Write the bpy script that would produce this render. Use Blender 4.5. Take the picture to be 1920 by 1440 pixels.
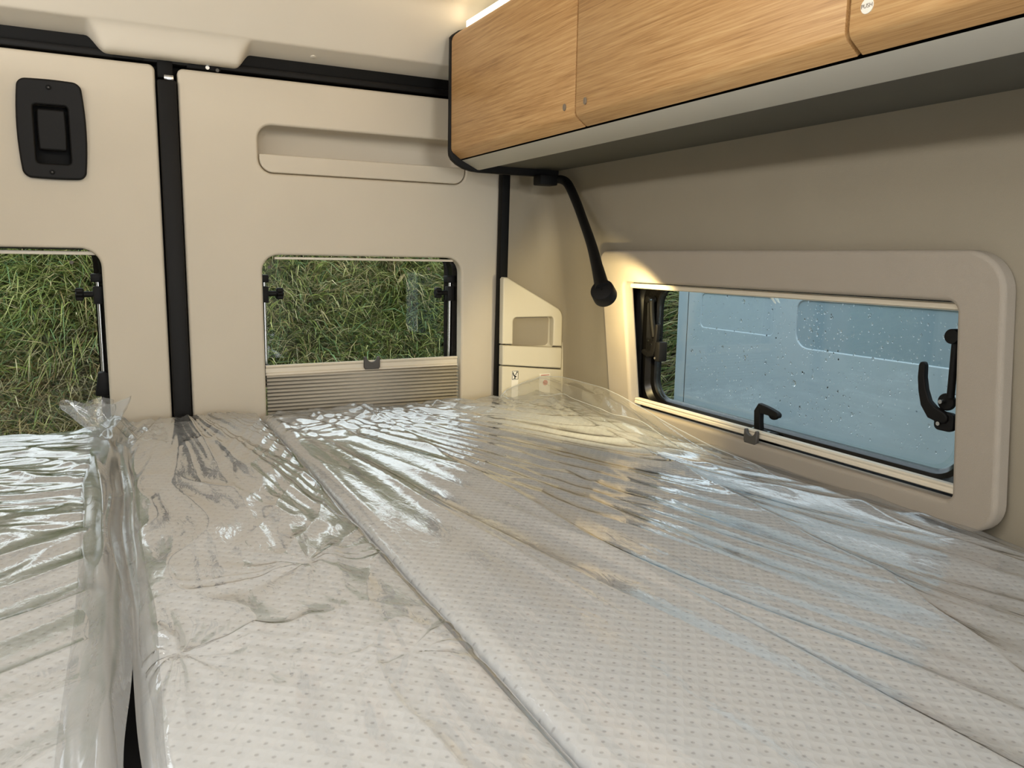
import bpy, bmesh, math, random
import numpy as np
from mathutils import Vector, Matrix

for o in list(bpy.data.objects):
    bpy.data.objects.remove(o)
SC = bpy.context.scene
COL = SC.collection
R = math.radians
random.seed(4)
rng = np.random.default_rng(11)

# ------------------------------------------------------------------ camera, sky, lights, exposure
# x = across the van (to the right), y = towards the rear doors, z = up; the eye is the origin
def make_camera():
    yaw, pit, rol, F = R(26.931), R(9.0144), R(0.9998), 1487.25
    cy, sy, cp, sp, cr, sr = (math.cos(yaw), math.sin(yaw), math.cos(pit), math.sin(pit), math.cos(rol), math.sin(rol))
    f = Vector((sy*cp, cy*cp, -sp)); r = Vector((cy, -sy, 0)); u = r.cross(f)
    r2 = cr*r + sr*u; u2 = -sr*r + cr*u
    cam = bpy.data.cameras.new('camera'); o = bpy.data.objects.new('camera', cam); COL.objects.link(o)
    cam.sensor_fit = 'HORIZONTAL'; cam.sensor_width = 36.0; cam.lens = 36.0*F/1920.0; cam.clip_start = 0.01
    m = Matrix.Identity(4)
    for i, a in enumerate((r2, u2, -f)):
        for k in range(3): m[k][i] = a[k]
    o.matrix_world = m
    SC.camera = o
make_camera()

W = bpy.data.worlds.new('overcast_sky'); SC.world = W; W.use_nodes = True
nt = W.node_tree; nt.nodes.clear()
wo = nt.nodes.new('ShaderNodeOutputWorld'); bg = nt.nodes.new('ShaderNodeBackground')
bg.inputs['Color'].default_value = (0.88, 0.95, 1.0, 1); bg.inputs['Strength'].default_value = 3.3
nt.links.new(bg.outputs[0], wo.inputs[0])

def area(name, loc, target, sx, sy, power, color):
    l = bpy.data.lights.new(name, 'AREA'); l.shape = 'RECTANGLE'; l.size = sx; l.size_y = sy
    l.energy = power; l.color = color
    o = bpy.data.objects.new(name, l); COL.objects.link(o); o.location = loc
    d = Vector(target) - Vector(loc)
    o.rotation_euler = d.to_track_quat('-Z', 'Y').to_euler()
    return o
WARM = (1.0, 0.78, 0.50); SOFT = (1.0, 0.975, 0.94); DAY = (0.95, 0.98, 1.0)
area('daylight_cab', (0.50, -2.45, 0.0), (0.15, 1.8, 0.0), 0.8, 0.9, 34, DAY)              # open side door and windscreen
area('daylight_roof_vent', (0.05, 0.35, 0.540), (0.05, 0.35, -1), 0.38, 0.38, 3.0, DAY)    # roof vent over the bed
area('led_strip_opposite', (-0.50, 0.55, 0.43), (0.4, 0.8, 0.12), 2.0, 0.02, 13, SOFT)     # strip on the opposite lockers
area('led_strip_light', (0.717, 0.65, 0.503), (0.30, 0.85, 0.515), 2.0, 0.012, 7.0, WARM)  # strip on top of the lockers in view

SC.view_settings.view_transform = 'Standard'
SC.view_settings.look = 'None'
SC.view_settings.gamma = 1.0
SC.view_settings.use_curve_mapping = False
SC.view_settings.exposure = -0.18
SC.cycles.max_bounces = 10
SC.cycles.transparent_max_bounces = 24
SC.cycles.sample_clamp_indirect = 4.0
SC.cycles.use_denoising = True

# ------------------------------------------------------------------ materials
def lin(c):
    return tuple((v/255/12.92) if v/255 <= .04045 else ((v/255+.055)/1.055)**2.4 for v in c)
class NT:
    def __init__(s, name):
        s.m = bpy.data.materials.new(name); s.m.use_nodes = True; s.t = s.m.node_tree; s.t.nodes.clear()
        s.out = s.n('OutputMaterial')
    def n(s, kind, **kw):
        n = s.t.nodes.new('ShaderNode'+kind)
        for k, v in kw.items():
            if k in n.inputs.keys(): n.inputs[k].default_value = v
            else: setattr(n, k, v)
        return n
    def l(s, a, b): s.t.links.new(a, b)
    def math(s, op, a, b=None, c=None):
        n = s.n('Math', operation=op)
        for i, v in enumerate((a, b, c)):
            if v is None: continue
            if isinstance(v, (int, float)): n.inputs[i].default_value = v
            else: s.l(v, n.inputs[i])
        return n.outputs[0]
    def ramp(s, fac, stops):
        n = s.n('ValToRGB'); e = n.color_ramp.elements
        while len(e) < len(stops): e.new(0.5)
        for k, (p, c) in enumerate(stops):
            e[k].position = p; e[k].color = (*c, 1)
        s.l(fac, n.inputs[0]); return n.outputs[0]
    def coords(s, scale=(1, 1, 1), rot=(0, 0, 0)):
        tc = s.n('TexCoord'); mp = s.n('Mapping')
        mp.inputs['Scale'].default_value = scale; mp.inputs['Rotation'].default_value = rot
        s.l(tc.outputs['Object'], mp.inputs[0]); return mp.outputs[0]
    def noise(s, vec, scale, detail=3, rough=.5, dist=0):
        n = s.n('TexNoise'); n.inputs['Scale'].default_value = scale; n.inputs['Detail'].default_value = detail
        n.inputs['Roughness'].default_value = rough; n.inputs['Distortion'].default_value = dist
        s.l(vec, n.inputs['Vector']); return n.outputs[0]
    def schlick(s, gain, normal=None, f0=.04):
        lw = s.n('LayerWeight'); lw.inputs['Blend'].default_value = .5
        if normal is not None: s.l(normal, lw.inputs['Normal'])
        f = s.math('ADD', s.math('MULTIPLY', s.math('POWER', lw.outputs['Facing'], 5.0), 1-f0), f0)
        return s.math('MINIMUM', s.math('MULTIPLY', f, gain), 1.0)
    def bump(s, h, strength, dist):
        n = s.n('Bump'); n.inputs['Strength'].default_value = strength; n.inputs['Distance'].default_value = dist
        s.l(h, n.inputs['Height']); return n.outputs[0]

def plain(name, rgb, rough=.6, metal=0, spec=.5, grain=None, vary=.06, emit=None, sheen=0):
    s = NT(name); p = s.n('BsdfPrincipled')
    p.inputs['Roughness'].default_value = rough; p.inputs['Metallic'].default_value = metal
    p.inputs['Specular IOR Level'].default_value = spec
    c = lin(rgb); v = s.coords()
    n = s.noise(v, 9, 4)
    col = s.ramp(n, [(0.25, tuple(x*(1-vary) for x in c)), (0.75, tuple(min(1, x*(1+vary)) for x in c))])
    s.l(col, p.inputs['Base Color'])
    if grain:
        sc, st, di = grain
        s.l(s.bump(s.noise(v, sc, 2), st, di), p.inputs['Normal'])
    if emit:
        p.inputs['Emission Color'].default_value = (*emit[0], 1); p.inputs['Emission Strength'].default_value = emit[1]
    s.l(p.outputs[0], s.out.inputs[0]); return s.m

M = {}
M['panel'] = plain('cream_door_vinyl', (197, 187, 168), .55, grain=(900, .12, .001), vary=.02)
M['header'] = plain('cream_moulded_plastic', (212, 204, 188), .45, vary=.015)
M['ceiling'] = plain('ceiling_board', (205, 196, 180), .6, grain=(700, .1, .001), vary=.02)
M['wall'] = plain('beige_wall_felt', (148, 139, 121), .85, grain=(1300, .35, .001), vary=.03)
M['surround'] = plain('taupe_grained_vinyl', (160, 150, 136), .75, grain=(1500, .45, .0012), vary=.02)
M['corner'] = plain('cream_corner_plastic', (206, 199, 178), .5, vary=.015)
M['black'] = plain('black_plastic', (13, 12, 11), .6, spec=.25, vary=.1, grain=(1200, .15, .0006))
M['rubber'] = plain('black_rubber', (9, 9, 8), .65, spec=.2, vary=.1)
M['gloss_black'] = plain('black_gloss_frame', (14, 13, 12), .25, spec=.35, vary=.1)
M['cream_rail'] = plain('cream_aluminium_rail', (214, 204, 184), .35, vary=.02)
M['pleat'] = plain('beige_pleated_cloth', (182, 174, 158), .8, vary=.03)
M['hook'] = plain('dark_grey_plastic', (70, 66, 60), .5, vary=.05)
M['steel'] = plain('bright_steel', (200, 200, 198), .22, metal=1, vary=.03)
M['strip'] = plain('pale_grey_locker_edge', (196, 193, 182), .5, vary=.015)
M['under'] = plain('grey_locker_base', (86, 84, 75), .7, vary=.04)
M['dark_joint'] = plain('dark_brown_edging', (40, 27, 18), .6)
M['catch'] = plain('grey_catch', (120, 108, 92), .5)
M['white_sticker'] = plain('white_sticker', (232, 228, 216), .5, vary=.01)
M['ink'] = plain('black_ink', (22, 22, 22), .6)
M['grey_ink'] = plain('grey_ink', (120, 108, 98), .6)
M['pink_ink'] = plain('faded_red_ink', (196, 130, 118), .6)
M['led'] = plain('led_diffuser', (255, 240, 210), .5, emit=((1.0, .86, .60), 9.0))
M['lens'] = plain('lamp_lens', (255, 240, 210), .5, emit=((1.0, .83, .5), 8.0))
M['bed_base'] = plain('dark_bed_slats_board', (48, 44, 42), .8)
M['floor'] = plain('grey_floor_vinyl', (120, 114, 106), .6)
M['van_paint'] = plain('grey_blue_van_paint', (158, 172, 178), .28, vary=.02)
M['van_press'] = plain('shaded_van_paint', (134, 152, 160), .2, vary=.02)  # same van paint darkened: shade of the pressing put into the colour
M['van_seam'] = plain('van_door_seam', (42, 54, 62), .6)
M['tyre'] = plain('tyre_rubber', (20, 20, 20), .8)

def wood():
    s = NT('oak_laminate'); p = s.n('BsdfPrincipled'); p.inputs['Roughness'].default_value = .42
    v = s.coords((1, .045, 1), (R(4), 0, 0))
    wide = s.noise(s.coords((1, .10, 1), (R(7), 0, 0)), 16, 3, .5, .4)
    n1 = s.noise(s.coords((1, .028, 1), (R(6), 0, 0)), 230, 5, .6, .4)
    n2 = s.noise(s.coords((1, .022, 1), (R(6), 0, 0)), 640, 3, .6)
    mix = s.math('ADD', s.math('MULTIPLY', n1, .40), s.math('ADD', s.math('MULTIPLY', wide, .20), s.math('MULTIPLY', n2, .40)))
    col = s.ramp(mix, [(.38, lin((156, 116, 70))), (.46, lin((179, 138, 88))), (.54, lin((192, 152, 101))), (.64, lin((204, 168, 117)))])
    s.l(col, p.inputs['Base Color'])
    s.l(s.bump(n2, .12, .0006), p.inputs['Normal'])
    s.l(p.outputs[0], s.out.inputs[0]); return s.m
M['wood'] = wood()

def mattress_mat():
    s = NT('white_knitted_ticking'); p = s.n('BsdfPrincipled'); p.inputs['Roughness'].default_value = .9
    tc = s.n('TexCoord'); mp = s.n('Mapping'); mp.inputs['Rotation'].default_value = (0, 0, R(38))
    s.l(tc.outputs['Object'], mp.inputs[0])
    sep = s.n('SeparateXYZ'); s.l(mp.outputs[0], sep.inputs[0])
    P = 0.0132
    def cell(o):
        return s.math('SUBTRACT', s.math('FRACT', s.math('DIVIDE', o, P)), .5)
    a, b = cell(sep.outputs[0]), cell(sep.outputs[1])
    d = s.math('SQRT', s.math('ADD', s.math('MULTIPLY', a, a), s.math('MULTIPLY', b, b)))
    hole = s.n('MapRange', interpolation_type='SMOOTHSTEP'); s.l(d, hole.inputs[0])
    hole.inputs[1].default_value = .05; hole.inputs[2].default_value = .17
    swell = s.n('MapRange', interpolation_type='SMOOTHSTEP'); s.l(d, swell.inputs[0])
    swell.inputs[1].default_value = .10; swell.inputs[2].default_value = .62
    fuzz = s.noise(s.coords(), 1400, 2)
    hh = s.math('ADD', s.math('MULTIPLY', swell.outputs[0], 1.0), s.math('ADD', s.math('MULTIPLY', hole.outputs[0], .5), s.math('MULTIPLY', fuzz, .12)))
    s.l(s.bump(hh, .5, .0026), p.inputs['Normal'])
    col = s.ramp(hole.outputs[0], [(0.0, lin((168, 169, 170))), (1.0, lin((203, 206, 208)))])
    s.l(col, p.inputs['Base Color'])
    s.l(p.outputs[0], s.out.inputs[0]); return s.m
M['mattress'] = mattress_mat()

def film(name, haze, gloss, rough, tint, bscale=60):
    s = NT(name)
    tr = s.n('BsdfTransparent'); tr.inputs['Color'].default_value = (*tint, 1)
    df = s.n('BsdfDiffuse'); df.inputs['Color'].default_value = (.84, .86, .87, 1)
    tl = s.n('BsdfTranslucent'); tl.inputs['Color'].default_value = (.84, .86, .87, 1)
    gl = s.n('BsdfGlossy'); gl.inputs['Roughness'].default_value = rough
    v = s.coords((1, .35, 1)); h = s.noise(v, bscale, 4, .55, .8)
    nb = s.bump(h, .35, .003)
    s.l(nb, gl.inputs['Normal'])
    m0 = s.n('MixShader', Fac=.5); s.l(df.outputs[0], m0.inputs[1]); s.l(tl.outputs[0], m0.inputs[2])
    m1 = s.n('MixShader', Fac=haze); s.l(tr.outputs[0], m1.inputs[1]); s.l(m0.outputs[0], m1.inputs[2])
    m2 = s.n('MixShader'); s.l(s.schlick(gloss, nb, .06), m2.inputs[0])
    s.l(m1.outputs[0], m2.inputs[1]); s.l(gl.outputs[0], m2.inputs[2])
    s.l(m2.outputs[0], s.out.inputs[0]); return s.m
M['film'] = film('clear_polythene_film', .22, 1.9, .09, (.97, .97, .97))
M['film_loose'] = film('clear_loose_polythene', .15, 1.8, .10, (.96, .965, .96), 40)
M['film_gap'] = film('clear_folded_polythene', .38, 1.5, .16, (.93, .935, .93), 40)
M['film_hem'] = film('welded_polythene_edge', .55, 1.6, .12, (.96, .96, .96), 40)

def pane(name, tint, gloss=1.0):
    s = NT(name); tr = s.n('BsdfTransparent'); tr.inputs['Color'].default_value = (*tint, 1)
    gl = s.n('BsdfGlossy'); gl.inputs['Roughness'].default_value = .015
    m = s.n('MixShader'); s.l(s.schlick(gloss), m.inputs[0])
    s.l(tr.outputs[0], m.inputs[1]); s.l(gl.outputs[0], m.inputs[2]); s.l(m.outputs[0], s.out.inputs[0]); return s.m
M['pane_clear'] = pane('clear_acrylic', (.96, .98, .97), .45)
M['pane_tint'] = pane('tinted_acrylic', (.88, .93, .95))
def water():
    s = NT('water_drop'); g = s.n('BsdfGlass'); g.inputs['IOR'].default_value = 1.33; g.inputs['Roughness'].default_value = 0
    s.l(g.outputs[0], s.out.inputs[0]); return s.m
M['water'] = water()
def grass_mat():
    s = NT('grass_blade'); a = s.n('Attribute', attribute_name='Col')
    df = s.n('BsdfDiffuse'); tl = s.n('BsdfTranslucent'); gl = s.n('BsdfGlossy'); gl.inputs['Roughness'].default_value = .45
    s.l(a.outputs['Color'], df.inputs[0]); s.l(a.outputs['Color'], tl.inputs[0])
    m = s.n('MixShader', Fac=.3); s.l(df.outputs[0], m.inputs[1]); s.l(tl.outputs[0], m.inputs[2])
    m2 = s.n('MixShader', Fac=.05); s.l(m.outputs[0], m2.inputs[1]); s.l(gl.outputs[0], m2.inputs[2])
    s.l(m2.outputs[0], s.out.inputs[0]); return s.m
M['grass'] = grass_mat()
M['soil'] = plain('dark_soil_and_thatch', (62, 56, 36), .95, vary=.4, grain=(60, 1, .02))
M['ground'] = plain('wet_gravel_ground', (92, 90, 84), .9, vary=.2, grain=(120, .8, .01))

# ------------------------------------------------------------------ mesh helpers
def link(name, me, mat=None, parent=None, smooth=None):
    o = bpy.data.objects.new(name, me); COL.objects.link(o)
    if mat is not None: me.materials.append(mat)
    if smooth is not None:
        me.polygons.foreach_set('use_smooth', [True]*len(me.polygons))
        if smooth < 180: me.set_sharp_from_angle(angle=R(smooth))
    if parent: o.parent = parent
    return o
def thing(name, label, cat, loc=(0, 0, 0), group=None):
    o = bpy.data.objects.new(name, None); COL.objects.link(o); o.empty_display_size = .05
    o['label'] = label; o['category'] = cat
    if group: o['group'] = group
    return o
def setting(name, label=None):
    o = bpy.data.objects.new(name, None); COL.objects.link(o); o.empty_display_size = .05
    o['kind'] = 'structure'
    if label: o['label'] = label
    return o
def struct(o, label=None):
    o['kind'] = 'structure'
    if label: o['label'] = label
    return o
def from_grid(V, closed_u=False):
    """V: array (n, m, 3) -> mesh of quads"""
    n, m = V.shape[:2]
    me = bpy.data.meshes.new('m')
    me.vertices.add(n*m); me.vertices.foreach_set('co', np.ascontiguousarray(V, dtype=np.float32).ravel())
    i = np.arange(n if closed_u else n-1)[:, None]; j = np.arange(m-1)[None, :]; i2 = (i+1) % n
    q = np.stack([i*m+j, i2*m+j, i2*m+j+1, i*m+j+1], -1).reshape(-1, 4).astype(np.int32)
    me.loops.add(q.size); me.loops.foreach_set('vertex_index', q.ravel())
    me.polygons.add(len(q)); me.polygons.foreach_set('loop_start', np.arange(0, q.size, 4, dtype=np.int32))
    me.polygons.foreach_set('loop_total', np.full(len(q), 4, dtype=np.int32))
    me.update(calc_edges=True); me.validate(); return me
def from_py(verts, faces):
    me = bpy.data.meshes.new('m'); me.from_pydata([tuple(v) for v in verts], [], faces); me.update(); return me
def finish(bm):
    bmesh.ops.recalc_face_normals(bm, faces=bm.faces)
    me = bpy.data.meshes.new('m'); bm.to_mesh(me); bm.free(); return me
def bm_box(bm, lo, hi, bevel=0, seg=2):
    b = bmesh.new()
    c = [(a+d)/2 for a, d in zip(lo, hi)]; s = [abs(d-a) for a, d in zip(lo, hi)]
    bmesh.ops.create_cube(b, size=1, matrix=Matrix.Translation(c) @ Matrix.Diagonal((*s, 1)))
    if bevel: bmesh.ops.bevel(b, geom=b.edges[:], offset=min(bevel, min(s)*.49), segments=seg, profile=.5, affect='EDGES')
    t = bpy.data.meshes.new('t'); b.to_mesh(t); b.free(); bm.from_mesh(t); bpy.data.meshes.remove(t)
def box(name, lo, hi, mat, parent=None, bevel=.002, seg=2):
    bm = bmesh.new(); bm_box(bm, lo, hi, bevel, seg); return link(name, finish(bm), mat, parent, 40)
def bm_cyl(bm, p0, p1, r0, r1=None, n=20, bevel=0):
    p0, p1 = Vector(p0), Vector(p1); r1 = r0 if r1 is None else r1
    d = p1-p0; q = d.to_track_quat('Z', 'Y').to_matrix().to_4x4(); b = bmesh.new()
    bmesh.ops.create_cone(b, cap_ends=True, segments=n, radius1=r0, radius2=r1, depth=d.length, matrix=Matrix.Translation((p0+p1)/2) @ q)
    if bevel:
        es = [e for e in b.edges if len(e.link_faces) == 2 and e.calc_face_angle() > 1.0]
        bmesh.ops.bevel(b, geom=es, offset=bevel, segments=2, profile=.5, affect='EDGES')
    t = bpy.data.meshes.new('t'); b.to_mesh(t); b.free(); bm.from_mesh(t); bpy.data.meshes.remove(t)
def cyl(name, p0, p1, r, mat, parent=None, r1=None, n=20, bevel=0):
    bm = bmesh.new(); bm_cyl(bm, p0, p1, r, r1, n, bevel); return link(name, finish(bm), mat, parent, 40)
def tube(name, pts, rad, mat, parent=None, n=12, sub=8):
    P = [np.array(p, float) for p in pts]
    out = []
    for k in range(len(P)-1):
        a, b, c, d = P[max(k-1, 0)], P[k], P[k+1], P[min(k+2, len(P)-1)]
        for t in np.linspace(0, 1, sub, endpoint=(k == len(P)-2)):
            out.append(.5*((2*b)+(c-a)*t+(2*a-5*b+4*c-d)*t*t+(3*b-a-3*c+d)*t**3))
    out = np.array(out); m = len(out)
    rr = np.interp(np.linspace(0, 1, m), np.linspace(0, 1, len(rad)), rad) if hasattr(rad, '__len__') else np.full(m, rad)
    T = np.gradient(out, axis=0); T /= np.linalg.norm(T, axis=1)[:, None]
    up = np.array([0.3, 1, .2]); up /= np.linalg.norm(up)
    A = np.cross(T, up); A /= np.linalg.norm(A, axis=1)[:, None]; B = np.cross(T, A)
    th = np.linspace(0, 2*np.pi, n, endpoint=False)
    V = out[None]+rr[None, :, None]*(np.cos(th)[:, None, None]*A[None]+np.sin(th)[:, None, None]*B[None])
    me = from_grid(V, True)
    bm = bmesh.new(); bm.from_mesh(me); bmesh.ops.holes_fill(bm, edges=[e for e in bm.edges if e.is_boundary])
    return link(name, finish(bm), mat, parent, 60)

def rrect(u0, v0, u1, v1, r, n=7):
    rs = r if hasattr(r, '__len__') else (r,)*4          # corners: lo-lo, hi-lo, hi-hi, lo-hi
    P = []
    for (cu, cv, a0), q in zip(((u0, v0, 180), (u1, v0, 270), (u1, v1, 0), (u0, v1, 90)), rs):
        su = 1 if cu == u0 else -1; sv = 1 if cv == v0 else -1
        for k in range(n):
            a = R(a0 + 90*k/(n-1)); P.append((cu+su*q+q*math.cos(a), cv+sv*q+q*math.sin(a)))
    return P
def circle(u, v, r, n=24, sq=1.0):
    return [(u+r*math.cos(2*math.pi*k/n), v+r*sq*math.sin(2*math.pi*k/n)) for k in range(n)]
def plate(name, loops, w0, w1, fmap, mat, parent=None, bevel=.003, res=2, smooth=None):
    """filled outline with holes, w0..w1 thick, rounded rims; fmap(u, v, w) -> world"""
    cu = bpy.data.curves.new('c', 'CURVE'); cu.dimensions = '2D'; cu.fill_mode = 'BOTH'
    for L in loops:
        sp = cu.splines.new('POLY'); sp.points.add(len(L)-1)
        for p, q in zip(sp.points, L): p.co = (q[0], q[1], 0, 1)
        sp.use_cyclic_u = True
    th = abs(w1-w0); b = min(bevel, th*.49)
    cu.extrude = th/2-b; cu.bevel_depth = b; cu.bevel_resolution = res; cu.offset = -b
    t = bpy.data.objects.new('t', cu); COL.objects.link(t)
    dg = bpy.context.evaluated_depsgraph_get(); dg.update()
    me = bpy.data.meshes.new_from_object(t.evaluated_get(dg))
    bpy.data.objects.remove(t); bpy.data.curves.remove(cu)
    mid = (w0+w1)/2
    bm = bmesh.new(); bm.from_mesh(me); bpy.data.meshes.remove(me)
    bmesh.ops.remove_doubles(bm, verts=bm.verts, dist=1e-6)
    for v in bm.verts: v.co = fmap(v.co.x, v.co.y, mid+v.co.z)
    me = finish(bm); me.materials.clear()
    o = link(name, me, mat, parent, 50)
    wn = o.modifiers.new('weighted', 'WEIGHTED_NORMAL'); wn.keep_sharp = True
    return o
XZ = lambda u, v, w: (u, w, v)       # drawn on the rear doors: u = x, v = z, w = y
YZ = lambda u, v, w: (w, u, v)       # drawn on the side walls: u = y, v = z, w = x
def text(name, body, size, loc, rot, mat, parent):
    cu = bpy.data.curves.new('t', 'FONT'); cu.body = body; cu.size = size; cu.align_x = 'CENTER'; cu.align_y = 'CENTER'; cu.extrude = .0001
    t = bpy.data.objects.new('t', cu); COL.objects.link(t)
    dg = bpy.context.evaluated_depsgraph_get(); dg.update()
    me = bpy.data.meshes.new_from_object(t.evaluated_get(dg)); bpy.data.objects.remove(t)
    me.transform(Matrix.Translation(loc) @ rot); me.materials.clear()
    return link(name, me, mat, parent)
def loft(name, rings, mat, parent=None, smooth=35, cap=False):
    V = np.array(rings, float)                   # (k, n, 3)
    V = np.transpose(V, (1, 0, 2)); me = from_grid(V, True)
    bm = bmesh.new(); bm.from_mesh(me)
    if cap:
        n = len(rings[-1]); bm.verts.ensure_lookup_table(); bm.faces.new([bm.verts[k*len(rings)+len(rings)-1] for k in range(n)])
    return link(name, finish(bm), mat, parent, smooth)

# 2D gradient noise for wrinkles
PERM = rng.permutation(256); PERM = np.concatenate([PERM, PERM, PERM])
GR = np.stack([np.cos(np.arange(256)*2.399), np.sin(np.arange(256)*2.399)], -1)
def gnoise(x, y, seed=0):
    x = np.asarray(x, float)+seed*17.31; y = np.asarray(y, float)+seed*5.77
    xi = np.floor(x).astype(int); yi = np.floor(y).astype(int); xf = x-xi; yf = y-yi
    u = xf*xf*xf*(xf*(xf*6-15)+10); v = yf*yf*yf*(yf*(yf*6-15)+10)
    def g(i, j, a, b):
        h = PERM[(PERM[i & 255]+j) & 255]; q = GR[h]; return q[..., 0]*a+q[..., 1]*b
    a = g(xi, yi, xf, yf); b = g(xi+1, yi, xf-1, yf); c = g(xi, yi+1, xf, yf-1); d = g(xi+1, yi+1, xf-1, yf-1)
    return (a+(b-a)*u)+((c+(d-c)*u)-(a+(b-a)*u))*v
def ridged(x, y, seed=0, p=2.0):
    return np.clip(1-np.abs(gnoise(x, y, seed))*2.2, 0, 1)**p
def sstep(a, b, x):
    t = np.clip((x-a)/(b-a), 0, 1); return t*t*(3-2*t)

# ------------------------------------------------------------------ the shell of the van
struct(box('floor', (-.95, -2.6, -1.30), (1.15, 1.90, -1.25), M['floor'], bevel=0))
struct(plate('ceiling', [rrect(-.95, -2.6, 1.15, 1.90, .02), rrect(-.14, .16, .24, .54, .03)], .545, .575, lambda u, v, w: (u, v, w), M['ceiling'], bevel=.002))
# roof vent dome over the hole
struct(box('window_4', (-.17, .13, .580), (.27, .57, .590), M['pane_clear'], bevel=.003))

WALL_X = [(-1.25, 1.05), (-.60, 1.045), (-.345, 1.030), (-.10, .995), (.02, .980), (.12, .974), (.21, .967), (.32, .945), (.50, .905), (.56, .89)]
def wall_x(z): return float(np.interp(z, [a for a, b in WALL_X], [b for a, b in WALL_X]))
def right_wall(corner):
    zs = sorted(set([a for a, b in WALL_X]+list(np.linspace(-.345, .56, 25))+[-.33, .0]))
    arc = []
    bm = bmesh.new()
    OLD = [(-1.25, 1.05), (-.345, 1.036), (-.10, 1.026), (.02, 1.008), (.12, .99), (.21, .970), (.56, .89)]
    def plan(z):
        w0 = wall_x(z); w1 = max(w0, float(np.interp(z, [a for a, b in OLD], [b for a, b in OLD]))); w = w1; rr = .045; P = []
        if corner: P = [(.8812+.0148*z, 1.7685)]
        for k in range(9) if corner else ():
            a = R(90-90*k/8); P.append((w-rr+rr*math.cos(a), 1.768-rr+rr*math.sin(a)))
        for y in ((1.68, 1.64) if corner else (1.64, 1.61, 1.58, 1.55, 1.52, 1.49, 1.46, 1.0, .62, .2, -.6, -1.4)):
            t = min(1, max(0, (y-1.48)/.14)); t = t*t*(3-2*t); P.append((w0+(w1-w0)*t, y))
        return P
    rows = [[bm.verts.new((x, y, z)) for x, y in plan(z)] for z in zs]
    for i in range(len(zs)-1):
        for j in range(len(rows[0])-1):
            ya, yb = rows[i][j].co.y, rows[i][j+1].co.y
            if -.33 <= zs[i] and zs[i+1] <= .0001 and ya <= 1.461 and yb >= .619: continue
            bm.faces.new((rows[i][j], rows[i+1][j], rows[i+1][j+1], rows[i][j+1]))
    o = link('wall_rear' if corner else 'wall_right', finish(bm), M['wall'], None, 50)
    s = o.modifiers.new('thickness', 'SOLIDIFY'); s.thickness = .03; s.offset = -1; s.use_rim = False
    # thickness must go outwards
    n = Vector((0, 0, 0))
    for p in o.data.polygons: n += p.normal*p.area
    s.offset = -1
    if n.x > 0: o.data.flip_normals()
    return struct(o)
right_wall(False); right_wall(True)
struct(plate('wall_left', [rrect(-2.6, -1.25, 1.90, .56, .01)], -.93, -.88, YZ, M['wall'], bevel=.002))
struct(plate('wall_front', [rrect(-.95, -1.25, 1.15, .56, .01), rrect(.05, -.95, .95, .42, .08)], -2.62, -2.58, XZ, M['wall'], bevel=.002))
struct(plate('wall_right_front', [rrect(-2.6, -1.25, -1.4, .56, .01)], 1.03, 1.08, YZ, M['wall'], bevel=.002))

# opposite lockers (behind the photographer's left shoulder, they carry the second LED strip)
op = thing('overhead_cabinet', 'opposite oak overhead lockers on the left wall', 'cabinet')
box('carcass', (-.88, -.5, .20), (-.53, 1.62, .40), M['strip'], op, bevel=.004)
for k in range(3): box('locker_door', (-.53, -.48+k*.70, .215), (-.512, .20+k*.70, .395), M['wood'], op, bevel=.003)

# ------------------------------------------------------------------ rear doors
def window_hole(x0, x1, ztop): return rrect(x0, -.42, x1, ztop, .036, 9)
door_l = setting('door_1', 'left rear van door in cream vinyl with black latch plate')
plate('door_panel', [rrect(-.62, -1.15, .106, .368, .012), window_hole(-.482, -.010, .004), rrect(-.110, .160, -.049, .273, .006)], 1.80, 1.832, XZ, M['panel'], door_l, bevel=.006, res=3)
door_r = setting('door_2', 'right rear van door in cream vinyl with storage niche')
NI = rrect(.300, .171, .780, .271, .030, 9)
plate('door_panel', [rrect(.147, -1.15, .880, .366, .012), window_hole(.301, .771, -.002), NI], 1.80, 1.832, XZ, M['panel'], door_r, bevel=.006, res=3)
# niche: hollow moulding and the flap that closes its lower half
rings = []
for y, ins, r in ((1.808, .0, .030), (1.84, .001, .030), (1.856, .006, .028), (1.862, .016, .022)):
    rings.append([(u, y, v) for u, v in rrect(.300+ins, .171+ins, .780-ins, .271-ins, r, 9)])
loft('storage_niche', rings, M['panel'], door_r, 60, True)
plate('niche_flap', [rrect(.302, .173, .778, .211, (.028, .028, .003, .003), 9)], 1.801, 1.812, XZ, M['panel'], door_r, bevel=.0025)
# outer skins of the doors, around the windows
for d, x0, x1, h in ((door_l, -.66, .125, (-.482, -.010, .004)), (door_r, .127, .93, (.301, .771, -.002))):
    plate('outer_skin', [rrect(x0, -1.2, x1, .46, .03), rrect(h[0]-.02, -.45, h[1]+.02, h[2]+.02, .05)], 1.875, 1.89, XZ, M['rubber'], d, bevel=.002)
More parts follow.
